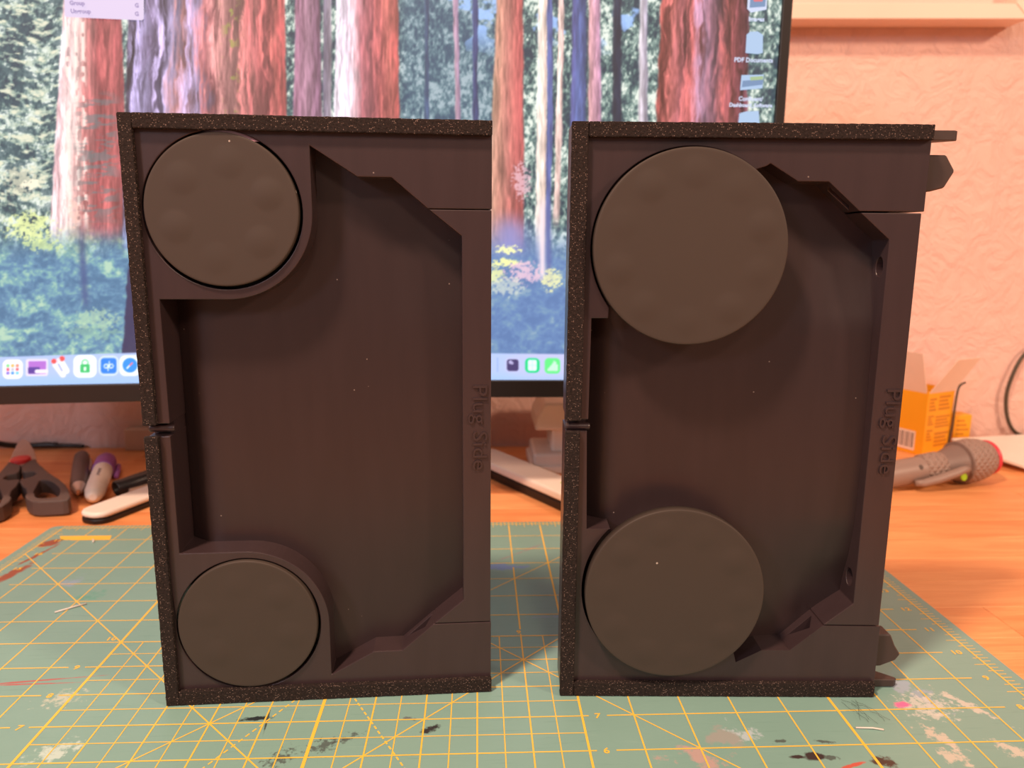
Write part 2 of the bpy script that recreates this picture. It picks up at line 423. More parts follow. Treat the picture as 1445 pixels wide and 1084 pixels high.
# ------------------------------------------------------------------ the two case halves
def disc(name, parent, cx, cz, d0, d1, r, bumps, brad, amp, phase):
    NR, NA = 44, 132
    cs = [(cx+bumps[1]*math.cos(phase+2*PI*k/bumps[0]), cz+bumps[1]*math.sin(phase+2*PI*k/bumps[0])) for k in range(bumps[0])]
    verts = [(cx, d0, cz)]; faces = []
    for i in range(1, NR+1):
        rad = (r-.0006)*i/NR
        for k in range(NA):
            x = cx+rad*math.cos(2*PI*k/NA); z = cz+rad*math.sin(2*PI*k/NA); h = 0
            for bi, (bx, bz) in enumerate(cs):
                q = math.hypot(x-bx, z-bz)/brad
                if q < 1: h += amp*(.75+.25*math.cos(bi*2.3))*(1-q*q)**1.5
            verts.append((x, d0-h, z))
    for k in range(NA): faces.append((0, 1+k, 1+(k+1) % NA))
    for i in range(NR-1):
        b = 1+i*NA
        for k in range(NA): faces.append((b+k, b+NA+k, b+NA+(k+1) % NA, b+(k+1) % NA))
    b = 1+(NR-1)*NA
    for dr, dd in ((-.00025, d0+.0001), (0, d0+.0006), (0, d1)):
        n0 = len(verts)
        for k in range(NA): verts.append((cx+(r+dr)*math.cos(2*PI*k/NA), dd, cz+(r+dr)*math.sin(2*PI*k/NA)))
        for k in range(NA): faces.append((b+k, n0+k, n0+(k+1) % NA, b+(k+1) % NA))
        b = n0
    faces.append([b+k for k in range(NA)])
    me = bpy.data.meshes.new(name); me.from_pydata(verts, [], faces)
    bm_ = bmesh.new(); bm_.from_mesh(me); bmesh.ops.recalc_face_normals(bm_, faces=bm_.faces); bm_.to_mesh(me); bm_.free()
    return link(name, me, 'rubber', parent, smooth=True)

def case_half(loc, rz, right):
    root = empty('case_half', loc, rz)
    mm = .001
    put = lambda a, b, h: (a*mm, h*mm, b*mm)
    D0, D1 = 3.0, 27.0
    tri = [(.20, .36), (.72, .16), (.93, .38)]
    if not right:
        up_ = [(0, 142.2), (0, 278.6), (159, 278.6), (159, 240.6), (130, 240.6), (114, 254), (99, 254), (78.6, 267)] + \
              arc(39.6, 238.5, 39.1, 0, -90, 24) + [(10, 199.4), (10.2, 142.2)]
        lo_ = [(0, 0), (0, 136.2), (10, 136.2), (10, 78.4)] + arc(40.3, 39.6, 38.8, 90, 0, 24) + \
              [(79.1, 11.8), (100.2, 23.4), (114.4, 23.5), (130.3, 37.2), (159.2, 37.2), (159.2, 0)]
        st_ = [(130.8, 37.6), (158.9, 37.6), (158.9, 240.2), (130.5, 240.2), (145, 228.3), (145, 49.6)]
        hu, hl = [arc(40.0, 238.4, 34.5, 0, 360, 72)[:-1]], [arc(40.4, 40.6, 34.4, 0, 360, 72)[:-1]]
    else:
        up_ = [(0, 143.4), (0, 278.6), (160, 278.6), (160, 241), (130.7, 241), (115.6, 253.8), (101.7, 253.8), (88.8, 261.5), (87, 260.3)] + \
              arc(54, 224, 44.7, 51, 218, 60) + [(18.3, 191.6), (10.6, 191.5), (10.4, 143.4)]
        lo_ = [(0, 0), (0, 137.7), (9.8, 137.7), (11, 88.5), (22.6, 88.5)] + arc(54, 57.3, 44.7, 136, 316, 60) + \
              [(88.5, 17.6), (101.2, 24.3), (115.5, 24.4), (131, 37.9), (160, 37.6), (160, 0)]
        st_ = [(131.4, 38.3), (159.4, 38.2), (158.9, 240.3), (131.2, 240.3), (145.8, 228.7), (145.9, 50)]
        hu, hl = [], []
    def edge_of(poly, p, q):
        for i in range(len(poly)):
            a, b = poly[i], poly[(i+1) % len(poly)]
            if math.hypot(a[0]-p[0], a[1]-p[1]) < 1.3 and math.hypot(b[0]-q[0], b[1]-q[1]) < 1.3: return i, False
            if math.hypot(a[0]-q[0], a[1]-q[1]) < 1.3 and math.hypot(b[0]-p[0], b[1]-p[1]) < 1.3: return i, True
        return None, False
    def pk(poly, p, q, pts, dep):
        i, rev = edge_of(poly, p, q)
        if i is None: return {}
        return {i: ([(1-s, t) for s, t in pts] if rev else pts, dep)}
    tri_d = [(s, t) for s, t in tri]
    bm = bmesh.new()
    prism(bm, up_, D0, D1, put, hu, pk(up_, (115.0, 254), (130.3, 240.8), [(.15, .22), (.8, .22), (.93, .40), (.25, .42)], 11))
    fin('upper_frame', bm, 'plastic', root, bevel=.0004, seg=2, angle=.5)
    bm = bmesh.new()
    prism(bm, lo_, D0, D1, put, hl, pk(lo_, (115.0, 24), (130.6, 37.5), [(.16, .46), (.72, .20), (.95, .50)], 11))
    fin('lower_frame', bm, 'plastic', root, bevel=.0004, seg=2, angle=.5)
    # side strip with two screw sockets in its inner wall
    bm = bmesh.new()
    hole = lambda vc: [((vc+4.6*math.sin(2*PI*k/20)-49.8)/178.7, (6.8+3.4*math.cos(2*PI*k/20))/24) for k in range(20)]
    prism(bm, st_[:-2]+[(145.3, 228.5), (145.4, 216+8), (145.4, 216-8), (145.4, 61+8), (145.4, 61-8), (145.4, 49.8)], D0, D1, put, (),
          {5: ([(.5+4.6*math.sin(2*PI*k/20)/16, (7.2+3.4*math.cos(2*PI*k/20))/24) for k in range(20)], 6),
           7: ([(.5+4.6*math.sin(2*PI*k/20)/16, (7.2+3.4*math.cos(2*PI*k/20))/24) for k in range(20)], 6)})
    strip = fin('side_strip', bm, 'plastic', root, bevel=.0004, seg=2, angle=.5)
    for vc in (216, 61):
        bm = bmesh.new(); lathe(bm, [(0, .0028), (.0012, .0026), (.002, .0014), (.0022, .0002)], 16, (.1512, (D0+7.2)*mm, vc*mm), (-1, 0, 0))
        fin('screw', bm, plain_metal, strip, smooth=True)
    # raised lettering reading downwards
    me = text_mesh('Plug Side', .0103, .0006)
    xs = [v.co.x for v in me.vertices]; L_ = max(xs)-min(xs); k = .0414/L_
    # glyph x -> -z, glyph y -> +x, glyph z -> -y
    T = Matrix(((0, .97, 0, 0), (0, 0, -1, 0), (-k, 0, 0, 0), (0, 0, 0, 1)))
    u0 = .1515 if right else .1505
    me.transform(Matrix.Translation((u0-.0002, D0*mm-.0002, .1598)) @ T)
    lt = link('lettering', me, 'plastic', strip); bv = lt.modifiers.new('bevel', 'BEVEL'); bv.width = .0003; bv.segments = 2; bv.limit_method = 'ANGLE'
    # back panel: a gently bowed sheet with a bevelled groove along the spine
    us = [8, 10.5, 15, 20, 30, 45, 60, 75, 90, 100, 110, 118, 126, 132, 138, 142, 146, 152]
    vs_ = [9+ (270-9)*i/58 for i in range(59)]
    kv = [(40, 20.5), (57, 17.5), (72, 13), (89, 10), (120, 9.0), (154, 9.2), (175, 10), (188, 10.5), (208, 15), (228.4, 19.5), (240, 20)]
    def edge_d(v):
        return float(np.interp(v, [a for a, b in kv], [b for a, b in kv]))
    def dep(u, v):
        d = 17.2
        if u < 20: d = 17.2+(20-u)/10*7.8
        w = min(1, max(0, (u-92)/54)); w = w*w*(3-2*w)
        return d+(edge_d(v)-d)*w*(1 if right else .25)
    verts = []; faces = []
    nu, nv = len(us), len(vs_)
    for v in vs_:
        for u in us: verts.append((u*mm, min(26.0, dep(u, v))*mm, v*mm))
    for j in range(nv-1):
        for i in range(nu-1):
            a = j*nu+i; faces.append((a, a+1, a+nu+1, a+nu))
    n0 = len(verts)
    for v in (vs_[0], vs_[-1]):
        for u in (us[0], us[-1]): verts.append((u*mm, .0266, v*mm))
    faces.append((n0, n0+2, n0+3, n0+1))
    faces.append([n0]+[i for i in range(nu)]+[n0+1]); faces.append([n0+3]+[(nv-1)*nu+i for i in range(nu)][::-1]+[n0+2])
    faces.append([n0+2]+[j*nu for j in range(nv)][::-1]+[n0]); faces.append([n0+1]+[j*nu+nu-1 for j in range(nv)]+[n0+3])
    me = bpy.data.meshes.new('back_panel'); me.from_pydata(verts, [], faces)
    b_ = bmesh.new(); b_.from_mesh(me); bmesh.ops.recalc_face_normals(b_, faces=b_.faces); b_.to_mesh(me); b_.free()
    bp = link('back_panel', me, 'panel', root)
    for p in me.polygons:
        if len(p.vertices) == 4: p.use_smooth = True
    # foam tape along spine, top and bottom
    def foam_strip(x0, x1, z0, z1, long_x):
        bm = bmesh.new()
        n = 90; rnd = random.Random(int(x0*7+z0*13)); pts0 = []; pts1 = []
        for i in range(n+1):
            t = i/n; j0, j1 = rnd.uniform(-.12, .12), rnd.uniform(-.12, .12)
            if long_x: pts0.append((x0+(x1-x0)*t, z0+j0)); pts1.append((x0+(x1-x0)*t, z1+j1))
            else: pts0.append((x0+j0, z0+(z1-z0)*t)); pts1.append((x1+j1, z0+(z1-z0)*t))
        z0m = min(p[1] for p in pts0+pts1)
        if z0 == 0:
            pts0 = [(a, max(b, 0)) for a, b in pts0]
        prism(bm, pts0+pts1[::-1], 0.0, 3.0, put)
        fin('foam_strip', bm, 'foam', root, bevel=.0005, seg=2, angle=.9)
    if not right:
        foam_strip(-.9, 5.2, 142.0, 278.8, False); foam_strip(-.9, 5.4, .1, 136.6, False)
        foam_strip(5.2, 159, 272.4, 278.9, True); foam_strip(5.4, 159.4, 0.1, 7.6, True)
        disc('disc', root, .0400, .2386, .0012, .011, .0332, (6, .0212), .0078, .00055, .35)
        disc('disc', root, .0404, .0412, .0012, .011, .0332, (6, .0212), .0078, .0004, .75)
        for c in ((.0400, .2386), (.0404, .0410)):
            bm = bmesh.new(); lathe(bm, [(.0108, .030), (.0190, .030)], 48, (c[0], 0, c[1]), (0, 1, 0)); fin('disc_socket', bm, 'plastic', root)
    else:
        foam_strip(-.6, 6.8, 143.2, 278.4, False); foam_strip(-.6, 6.4, .1, 138.0, False)
        foam_strip(7.0, 159.4, 271.8, 278.4, True); foam_strip(6.6, 159.2, 0.1, 7.8, True)
        disc('disc', root, .0535, .2240, -.0035, .0016, .0437, (10, .0330), .0080, .0005, .3)
        disc('disc', root, .0542, .0573, -.0035, .0016, .0437, (10, .0330), .0080, .0005, .55)
        for c in ((.0535, .2240), (.0542, .0573)):
            bm = bmesh.new(); lathe(bm, [(.0014, .037), (.0190, .037)], 48, (c[0], 0, c[1]), (0, 1, 0)); fin('disc_socket', bm, 'plastic', root)
        # locating clips on the outer side: a hooked block and a wedge plate at each end
        for blk, wedge, flip in (((249.8, 266.6), (272.8, 277.2), 1), ((11.5, 29.5), (0.6, 4.6), -1)):
            bm = bmesh.new(); z0, z1 = blk; h = z1-z0
            if flip > 0: sec = [(159, z0), (165.5, z0+.6), (171.5, z0+2.2), (175.6, z0+h*.58), (171.0, z1), (159, z1)]
            else: sec = [(159, z1), (169.6, z1), (172.4, z1-h*.35), (175.6, z1-h*.62), (173.4, z1-h*.80), (166, z0+.4), (159, z0)]
            prism(bm, sec, 9.5, 19.5, put)
            fin('clip_block', bm, 'clip', root, bevel=.0006, seg=1)
            bm = bmesh.new()
            prism(bm, [(159, 8.8), (173.4, 8.8), (175.2, 10.2), (175.0, 11.2), (159, 24.5)], wedge[0], wedge[1], lambda a, b, h: (a*mm, b*mm, h*mm))
            fin('clip_wedge', bm, 'clip', root, bevel=.0003, seg=1)
    # hinge pin bridging the slot in the spine
    bm = bmesh.new(); lathe(bm, [(-.0002, .0014), (.0004, .0017), (.0108, .0017), (.0114, .0014)], 20, (0, .0062, .1394), (1, 0, 0))
    fin('hinge_pin', bm, 'plastic', root, smooth=False)
    boxo('spine_web', (.0008, .0098, .0095, .0265, .130, .150), 'plastic', root)
    return root
plain_metal = plain('dark_screw_steel', (.16, .15, .15), .35, metal=.8)
cl = case_half((-.12659515, .01416392, 0), math.radians(2.4812), False)
tag(cl, 'black printed case half with two small recessed discs, standing on mat before the dock icons', 'case', 'black printed case halves')
cr = case_half((.06771716, .01628033, 0), math.radians(-2.3121), True)
tag(cr, 'black printed case half with two larger protruding discs and side clips, beside the grey flashlight', 'case', 'black printed case halves')


# ------------------------------------------------------------------ monitor with its forest wallpaper
K = .834                      # the monitor stands at .834 of the distance at which its raster was measured
CX_, CY_, CZ_ = .02579, -.32351, .2242
H = np.array([[1498.61, -166.716, 639.479], [51.6896, -1517.68, 667.612], [0.118842, -0.247433, 1.0]]) @ \
    np.array([[1/K, 0, CX_-CX_/K], [0, 1/K, CZ_-CZ_/K], [0, 0, 1]])          # screen metres -> wallpaper raster
H = H/H[2, 2]
Hi = np.linalg.inv(H)
def kx(x): return CX_+K*(x-CX_)
def kz(z): return CZ_+K*(z-CZ_)
SY0 = CY_+K*(.40-CY_)
def scr_y(x): return SY0-(x-kx(.06))**2/(7.2*K)
def scr(px, py, off=.0008):
    v = Hi @ np.array([px, py, 1.0]); x, z = v[0]/v[2], v[1]/v[2]
    return Vector((x, scr_y(x)-off, z))
MX0, MX1, MZ0, MZ1 = kx(-.62), kx(.3105), kz(.0768), kz(.492); ZS = kz(.0940)
mon = tag(empty('computer_monitor', (-.15, .51, .30)), 'large black monitor showing a redwood forest wallpaper, behind both case halves', 'monitor')
def mpart(o): o.parent = mon; o.location = (.15, -.51, -.30); return o
black = plain('monitor_black_plastic', (.010, .006, .006), .45)
bm = bmesh.new()
xs = np.linspace(MX0, MX1, 60)
front = [(x, scr_y(x)-.003) for x in xs]; back = [(x, scr_y(x)+.022) for x in xs]
bz = .0090*K
def bar(z0, z1, a, b):
    bm_ = bmesh.new(); sel = [x for x in xs if a < x < b]; sel = [a]+sel+[b]
    prism(bm_, [(x, scr_y(x)-.003) for x in sel]+[(x, scr_y(x)+.004) for x in sel[::-1]], z0, z1, lambda p, q, h: (p, q, h))
    return mpart(fin('bezel', bm_, black, bevel=.0008, seg=2, angle=.9))
bar(MZ0, ZS, MX0, MX1); bar(MZ1-bz, MZ1, MX0, MX1); bar(ZS, MZ1-bz, MX0, MX0+bz); bar(ZS, MZ1-bz, MX1-bz, MX1)
prism(bm, [(x, scr_y(x)+.0042) for x in xs]+[(x, scr_y(x)+.024) for x in xs[::-1]], MZ0+.001, MZ1-.001, lambda p, q, h: (p, q, h))
mpart(fin('housing', bm, black, bevel=.002, seg=2, angle=.9))
mpart(boxo('mount_arm', (-.20, -.10, SY0+.018, .5099, .23, .33), black, bevel=.004))

def hash2(ix, iy, seed):
    h = (ix.astype(np.int64)*374761393+iy.astype(np.int64)*668265263+seed*1442695041) & 0xffffffff
    h = ((h ^ (h >> 13))*1274126177) & 0xffffffff
    return ((h ^ (h >> 16)) & 0xffff)/65535.0
def vn(x, y, seed):
    x0 = np.floor(x); y0 = np.floor(y); fx = x-x0; fy = y-y0
    fx = fx*fx*(3-2*fx); fy = fy*fy*(3-2*fy)
    a, b = hash2(x0, y0, seed), hash2(x0+1, y0, seed); c, d = hash2(x0, y0+1, seed), hash2(x0+1, y0+1, seed)
    return (a*(1-fx)+b*fx)*(1-fy)+(c*(1-fx)+d*fx)*fy
def fbm(x, y, seed, oc=4):
    s = 0; a = .5; t = 0
    for k in range(oc): s = s+a*vn(x*2**k, y*2**k, seed+k*17); t += a; a *= .55
    return s/t
def sst(a, b, x):
    t = np.clip((x-a)/(b-a), 0, 1); return t*t*(3-2*t)
def paint(X, Y):
    """forest picture shown on the screen, in wallpaper raster coordinates; returns sRGB 0..1"""
    C = lambda r, g, b: np.array([r, g, b], float)/255
    def mix(base, col, f): return base+(col-base)*f[..., None]
    cmin, cmax, rmin, rmax = X.min(0), X.max(0), Y.min(1), Y.max(1)
    FX, FY = X, Y
    def win(xa, xb, ya, yb):
        c = np.where((cmax >= xa) & (cmin <= xb))[0]; r = np.where((rmax >= ya) & (rmin <= yb))[0]
        if len(c) == 0 or len(r) == 0: return None
        return (slice(r[0], r[-1]+1), slice(c[0], c[-1]+1))
    wx = X+10*(fbm(X/30, Y/30, 3)-.5); wy = Y+10*(fbm(X/30, Y/30, 9)-.5)
    f1 = fbm(wx/22, wy/24, 1, 5); f2 = fbm(wx/3.6, wy/5.5, 2, 3); f3 = fbm(X/90, Y/120, 5, 3)
    leaf = .55*f1+.45*f2
    img = np.zeros(X.shape+(3,))+C(70, 96, 98)
    img = mix(img, C(40, 58, 74), 1-sst(.30, .52, leaf))
    img = mix(img, C(134, 158, 150), sst(.43, .58, leaf)*.9)
    img = mix(img, C(226, 232, 222), sst(.53, .66, leaf)*.9)
    # cooler and darker depth between the middle trunks
    img = mix(img, C(72, 104, 138), sst(540, 580, X)*(1-sst(690, 720, X))*.45)
    img = mix(img, C(150, 185, 240), sst(.60, .68, fbm(X/34, Y/30, 31))*sst(600, 640, X)*(1-sst(900, 930, X))*(1-sst(30, 90, Y))*.9)
    # conifer on the left: pale drooping sprays
    spray = fbm(X/16+Y/60, (Y+.25*np.abs(X-60))/6, 41, 4)
    con = (1-sst(88, 150, X+Y*.02))*(1-sst(270, 330, Y))
    img = mix(img, C(52, 78, 88), con*.7*(1-sst(.40, .52, spray)))
    img = mix(img, C(176, 190, 170), con*.75*sst(.52, .64, spray))
    img = mix(img, C(226, 222, 196), con*.8*sst(.63, .72, spray))
    def trunk(x0, x1, xb0, xb1, ya, yb, cols, seed, soft=2.0, furrow=.6, rough=3):
        w_ = win(min(x0, xb0)-12, max(x1, xb1)+12, -200, yb+15)
        if w_ is None: return
        X, Y = FX[w_], FY[w_]
        t = np.clip((Y-ya)/(yb-ya), 0, 1)
        a = x0+(xb0-x0)*t+rough*(fbm(Y/22, Y*0+seed, seed)-.5); b = x1+(xb1-x1)*t+rough*(fbm(Y/22, Y*0+seed+5, seed+3)-.5)
        m_ = sst(-soft, soft, X-a)*sst(-soft, soft, b-X)*(1-sst(yb-25, yb+10, Y))
        u = (X-a)/np.maximum(b-a, 1)
        bark = fbm(X/7+4*(fbm(X/20, Y/60, seed+8)-.5), Y/70, seed+1, 4)
        fine = fbm(X/2.6, Y/26, seed+2, 3)
        col = np.zeros(X.shape+(3,)); ks = np.linspace(0, 1, len(cols))
        for ch in range(3): col[..., ch] = np.interp(u+.25*(bark-.5), ks, [c[ch]/255 for c in cols])
        col = col*(1+furrow*.85*(sst(.2, .75, bark)-.5))[..., None]*(1+.6*(fine-.5))[..., None]*.96
        img[w_] = mix(img[w_], np.clip(col, 0, 1), m_)
    RED = (200, 98, 90)
    trunk(88, 168, 70, 180, 0, 345, [(236, 190, 196), (250, 218, 214), (190, 124, 122), (166, 84, 86), (172, 92, 92), (160, 80, 84)], 60, furrow=.4)
    for a in (92, 104, 114):   # sunlit slivers on the left flank
        m_ = np.exp(-((X-a-Y*.02)/3.2)**2)*sst(.38, .5, vn(X/5, Y/7, int(a)))*sst(22, 30, Y)*(1-sst(300, 340, Y))
        img = mix(img, C(255, 226, 216), m_*.9)
    br = sst(.50, .60, fbm(X/22+Y/40, Y/5.5, 77, 4))*(1-sst(150, 175, X))*sst(90, 130, X)*sst(120, 150, Y)*(1-sst(290, 330, Y))
    img = mix(img, C(92, 120, 124), br*.55)
    img = mix(img, C(196, 190, 196), sst(172, 178, X)*(1-sst(186, 192, X))*.5*sst(.45, .6, fbm(X/6, Y/9, 83)))
    trunk(178, 399, 168, 408, 0, 420, [(70, 62, 78), (168, 154, 196), (92, 80, 104), (176, 160, 200), (150, 104, 106), (172, 152, 190), (164, 100, 104), (196, 134, 132), (136, 94, 92), (196, 118, 116), (170, 92, 94), (184, 100, 96), (160, 78, 78)], 101, furrow=.75)
    moss = sst(.60, .68, fbm(X/9, Y/12, 140, 4))*np.exp(-((X-322)/10)**2)
    img = mix(img, C(150, 150, 78), moss*.8)
    trunk(414, 450, 410, 456, 0, 330, [(140, 96, 118), (150, 112, 130), (118, 84, 106)], 150, furrow=.4)
    trunk(455, 466, 452, 466, 0, 330, [(120, 110, 130), (140, 128, 140)], 155, furrow=.3)
    trunk(474, 562, 462, 566, 0, 420, [(252, 236, 250), (246, 226, 244), (240, 200, 210), (156, 96, 104), (166, 92, 98), (178, 94, 94), (186, 102, 96), (170, 82, 80)], 170, furrow=.45)
    trunk(641, 648, 648, 655, 0, 330, [(196, 160, 178), (150, 122, 152)], 190, furrow=.2, soft=1.4)
    trunk(669, 676, 669, 677, 0, 330, [(70, 80, 122), (58, 66, 110)], 200, furrow=.2, soft=1.4)
    trunk(600, 606, 598, 606, 0, 300, [(70, 92, 120), (60, 76, 110)], 205, furrow=.2, soft=1.4)
    trunk(703, 741, 688, 742, 0, 360, [(196, 150, 128), (190, 132, 116), (164, 104, 96), (176, 96, 92), (168, 84, 84)], 210, furrow=.4)
    trunk(763, 776, 757, 772, 0, 395, [(252, 236, 226), (250, 228, 214), (210, 180, 170)], 230, furrow=.2)
    trunk(775, 783, 771, 776, 170, 400, [(96, 104, 160), (86, 96, 150)], 235, furrow=.1, soft=1.2)
    trunk(791, 799, 783, 792, 60, 320, [(226, 196, 186), (214, 180, 176)], 236, furrow=.5, soft=1.4)
    trunk(811, 831, 806, 829, 0, 330, [(86, 84, 138), (84, 98, 150), (66, 76, 118)], 240, furrow=.25)
    trunk(834, 850, 832, 852, 25, 330, [(214, 160, 164), (176, 130, 160)], 250, furrow=.35)
    trunk(868, 879, 866, 880, 30, 330, [(46, 52, 70), (36, 44, 66)], 260, furrow=.2)
    trunk(905, 916, 902, 916, 0, 330, [(200, 190, 196), (160, 150, 170)], 265, furrow=.3)
    trunk(935, 1056, 918, 1046, 0, 420, [(168, 84, 80), (190, 104, 100), (138, 78, 82), (176, 92, 92), (150, 112, 134), (120, 80, 92), (160, 84, 84), (118, 62, 68), (96, 56, 66)], 280, furrow=.95, rough=5)
    # misty undergrowth
    mist = sst(305, 372, Y+18*(fbm(X/40, Y/40, 300)-.5))
    g = .6*fbm(wx/30, wy/18, 310, 5)+.4*fbm(wx/6, wy/5, 311, 3)
    under = np.zeros(X.shape+(3,))+C(96, 136, 168)
    under = mix(under, C(70, 108, 142), (1-sst(.32, .55, g))*.9)
    under = mix(under, C(118, 164, 166), sst(.47, .62, g))
    under = mix(under, C(184, 210, 180), sst(.57, .72, g)*.75)
    under = mix(under, C(100, 122, 182), sst(640, 700, X)*.55)
    tr = np.exp(-((X-112-(Y-300)*.06)/5.5)**2)*(1-sst(420, 440, Y))*sst(300, 330, Y)
    under = mix(under, C(66, 84, 130), tr*.8)
    img = mix(img, under, mist)
    base = np.exp(-((X-722)/24)**2)*sst(290, 330, Y)*(1-sst(345, 370, Y)); img = mix(img, C(140, 140, 200), base*.8)
    tr = np.exp(-((X-768)/5)**2)*sst(270, 300, Y)*(1-sst(385, 400, Y)); img = mix(img, C(236, 214, 222), tr*.9)
    tr = np.exp(-((X-777)/4)**2)*sst(270, 300, Y)*(1-sst(395, 410, Y)); img = mix(img, C(90, 100, 156), tr*.8)
    def blob(cx, cy, rx, ry, col, seed, k=1.0, s=10):
        w_ = win(cx-rx*1.6, cx+rx*1.6, cy-ry*1.6, cy+ry*1.6)
        if w_ is None: return
        X, Y = FX[w_], FY[w_]
        m_ = sst(0, .9, 1.1-((X-cx)/rx)**2-((Y-cy)/ry)**2+4.2*(fbm(X/(s*.45), Y/(s*.35), seed)-.5))*np.clip(2-2*((X-cx)/rx/1.5)**2-2*((Y-cy)/ry/1.5)**2, 0, 1)
        img[w_] = mix(img[w_], C(*col), m_*k)
    blob(45, 322, 34, 20, (226, 234, 160), 320, .85); blob(62, 345, 26, 12, (206, 222, 150), 321, .7); blob(30, 255, 22, 20, (220, 214, 186), 322, .7)
    blob(45, 262, 12, 8, (240, 232, 206), 323, .9); blob(105, 300, 8, 20, (236, 190, 176), 327, .7)
    blob(718, 352, 18, 7, (240, 240, 170), 324, .9, 8); blob(716, 371, 20, 6, (240, 238, 160), 325, .9, 8); blob(700, 388, 14, 12, (232, 232, 160), 326, .8, 8)
    blob(742, 385, 26, 16, (232, 190, 206), 328, .8, 8); blob(782, 395, 14, 16, (236, 232, 170), 329, .8, 8); blob(715, 405, 26, 14, (200, 206, 196), 330, .7, 8)
    blob(738, 255, 12, 26, (222, 178, 190), 331, .8, 7)
    blob(135, 452, 30, 16, (176, 204, 168), 333, .6); blob(130, 470, 40, 10, (150, 190, 160), 334, .5)
    tr = sst(-1.5, 1.5, X-(178-(Y-380)*.06)-5*(fbm(Y/14, Y*0, 332)-.5))*(1-sst(200, 206, X))*sst(372, 376, Y+6*(fbm(X/5, Y*0, 335)-.5)); img = mix(img, C(50, 46, 80), tr*.92)
    # dock
    yt = np.interp(X, [-400, 0, 190, 690, 1100], [505, 503, 498.5, 499.5, 501])
    dock = sst(-1, 1, Y-yt)
    dk = np.zeros(X.shape+(3,))+C(172, 190, 232); dk = mix(dk, C(200, 190, 226), sst(700, 760, X)*.6); dk = mix(dk, C(150, 190, 236), sst(522, 540, Y)*.6)
    img = mix(img, dk, dock)
    def rr(cx, cy, h, col, r=.28, w=None, k=1.0):
        ww = h if w is None else w; q = h*r*2
        w_ = win(cx-ww-2, cx+ww+2, cy-h-2, cy+h+2)
        if w_ is None: return
        X, Y = FX[w_], FY[w_]
        q = min(q, ww*r*2)
        dx = np.maximum(np.abs(X-cx)-(ww-q), 0); dy = np.maximum(np.abs(Y-cy)-(h-q), 0)
        img[w_] = mix(img[w_], C(*col), sst(-.9, .9, q-np.hypot(dx, dy))*k)
    def dot(cx, cy, r, col): rr(cx, cy, r, col, .5)
    rr(-14, 521, 14, (240, 240, 248)); rr(-48, 522, 14, (90, 140, 236)); rr(-82, 523, 14, (240, 240, 248)); rr(-116, 524, 14, (120, 200, 120))
    rr(21.5, 520, 13.5, (240, 236, 248))
    for k, c in enumerate(((120, 214, 130), (255, 180, 90), (255, 140, 110), (250, 90, 120), (190, 190, 200), (250, 100, 110), (130, 110, 210), (70, 150, 236), (110, 200, 226))):
        rr(15+6.3*(k % 3), 515+5.2*(k//3), 2.1, c, .3)
    rr(54, 518, 12, (222, 212, 238), .12, 15); rr(54.5, 518, 9, (176, 110, 204), .08, 12); rr(50, 522, 4.5, (86, 60, 150), .2, 8); rr(60, 523.5, 2.6, (236, 226, 240), .5, 9)
    for i in range(9):      # magnet-like icon
        dot(79+i*1.3, 514+i*1.8, 4.2, (232, 230, 242)); dot(87+i*.9, 510.5+i*1.6, 4.0, (240, 238, 248))
    for i in range(6): dot(83.5+i*.9, 514+i*1.7, 1.1, (150, 164, 214))
    dot(77, 509.5, 3.6, (242, 84, 84)); dot(88, 506, 3.8, (242, 84, 84)); dot(83, 507.5, 2.4, (244, 220, 226))
    rr(119.5, 517, 15.8, (238, 244, 246)); dot(119.5, 512, 5.2, (130, 214, 160)); dot(119.5, 512, 2.8, (238, 244, 246)); rr(119.5, 520, 6, (58, 190, 110), .15, 6.6); rr(119.5, 520.5, 2.6, (230, 250, 236), .3, 1.6)
    rr(152, 516.5, 14, (206, 220, 242), .3); rr(152, 516.5, 11, (40, 126, 226), .2)
    for cx, sx in ((148.5, 1), (155.5, -1)):
        dot(cx, 517, 3.4, (225, 238, 252)); dot(cx, 517, 1.9, (40, 126, 226))
    rr(151.3, 519.3, 4.6, (225, 238, 252), .2, .8); rr(152.7, 514.4, 4.6, (225, 238, 252), .2, .8)
    rr(181.5, 516.5, 14.5, (234, 240, 248)); dot(181.5, 516, 10.5, (46, 142, 232))
    for i in range(8): dot(177.5+i, 520-i, 1.0, (244, 120, 130) if i > 3 else (240, 244, 250))
    rr(704, 515.5, 10, (140, 166, 214), .2, .8)
    rr(725.5, 515.8, 10.6, (188, 192, 232)); rr(725.7, 516, 8.4, (66, 56, 104), .22); dot(722.5, 511.8, 2.6, (176, 170, 214)); dot(725, 513.2, 1.8, (176, 170, 214))
    rr(753.6, 516.2, 10.4, (18, 206, 128), .3); rr(753.6, 516, 7.6, (220, 246, 240), .2, 6.2); rr(753.6, 516, 7.6, (176, 232, 220), .2, .5); rr(753.6, 516, .5, (176, 232, 220), .2, 6)
    rr(782, 516.5, 11, (96, 226, 128), .26)
    for i, h in enumerate((1.5, 2.4, 3.6, 5.2, 7, 6.2, 4.5)): rr(776+i*2.1, 523.5-h, h, (232, 250, 240), .1, 1.0)
    for k in range(8): rr(815+k*32, 517, 11, [(240, 240, 246), (70, 140, 236), (250, 170, 70), (60, 60, 80)][k % 4])
    return np.clip(img, 0, 1)
sx0, sx1, sz0, sz1 = MX0+bz-.001, MX1-bz+.001, ZS-.0005, MZ1-bz+.001
NX, NZ = 1080, 455
gxs = np.linspace(sx0, sx1, NX); gzs = np.linspace(sz0, sz1, NZ)
GX, GZ = np.meshgrid(gxs, gzs)
GY = scr_y(GX)
den = H[2,0]*GX+H[2,1]*GZ+1
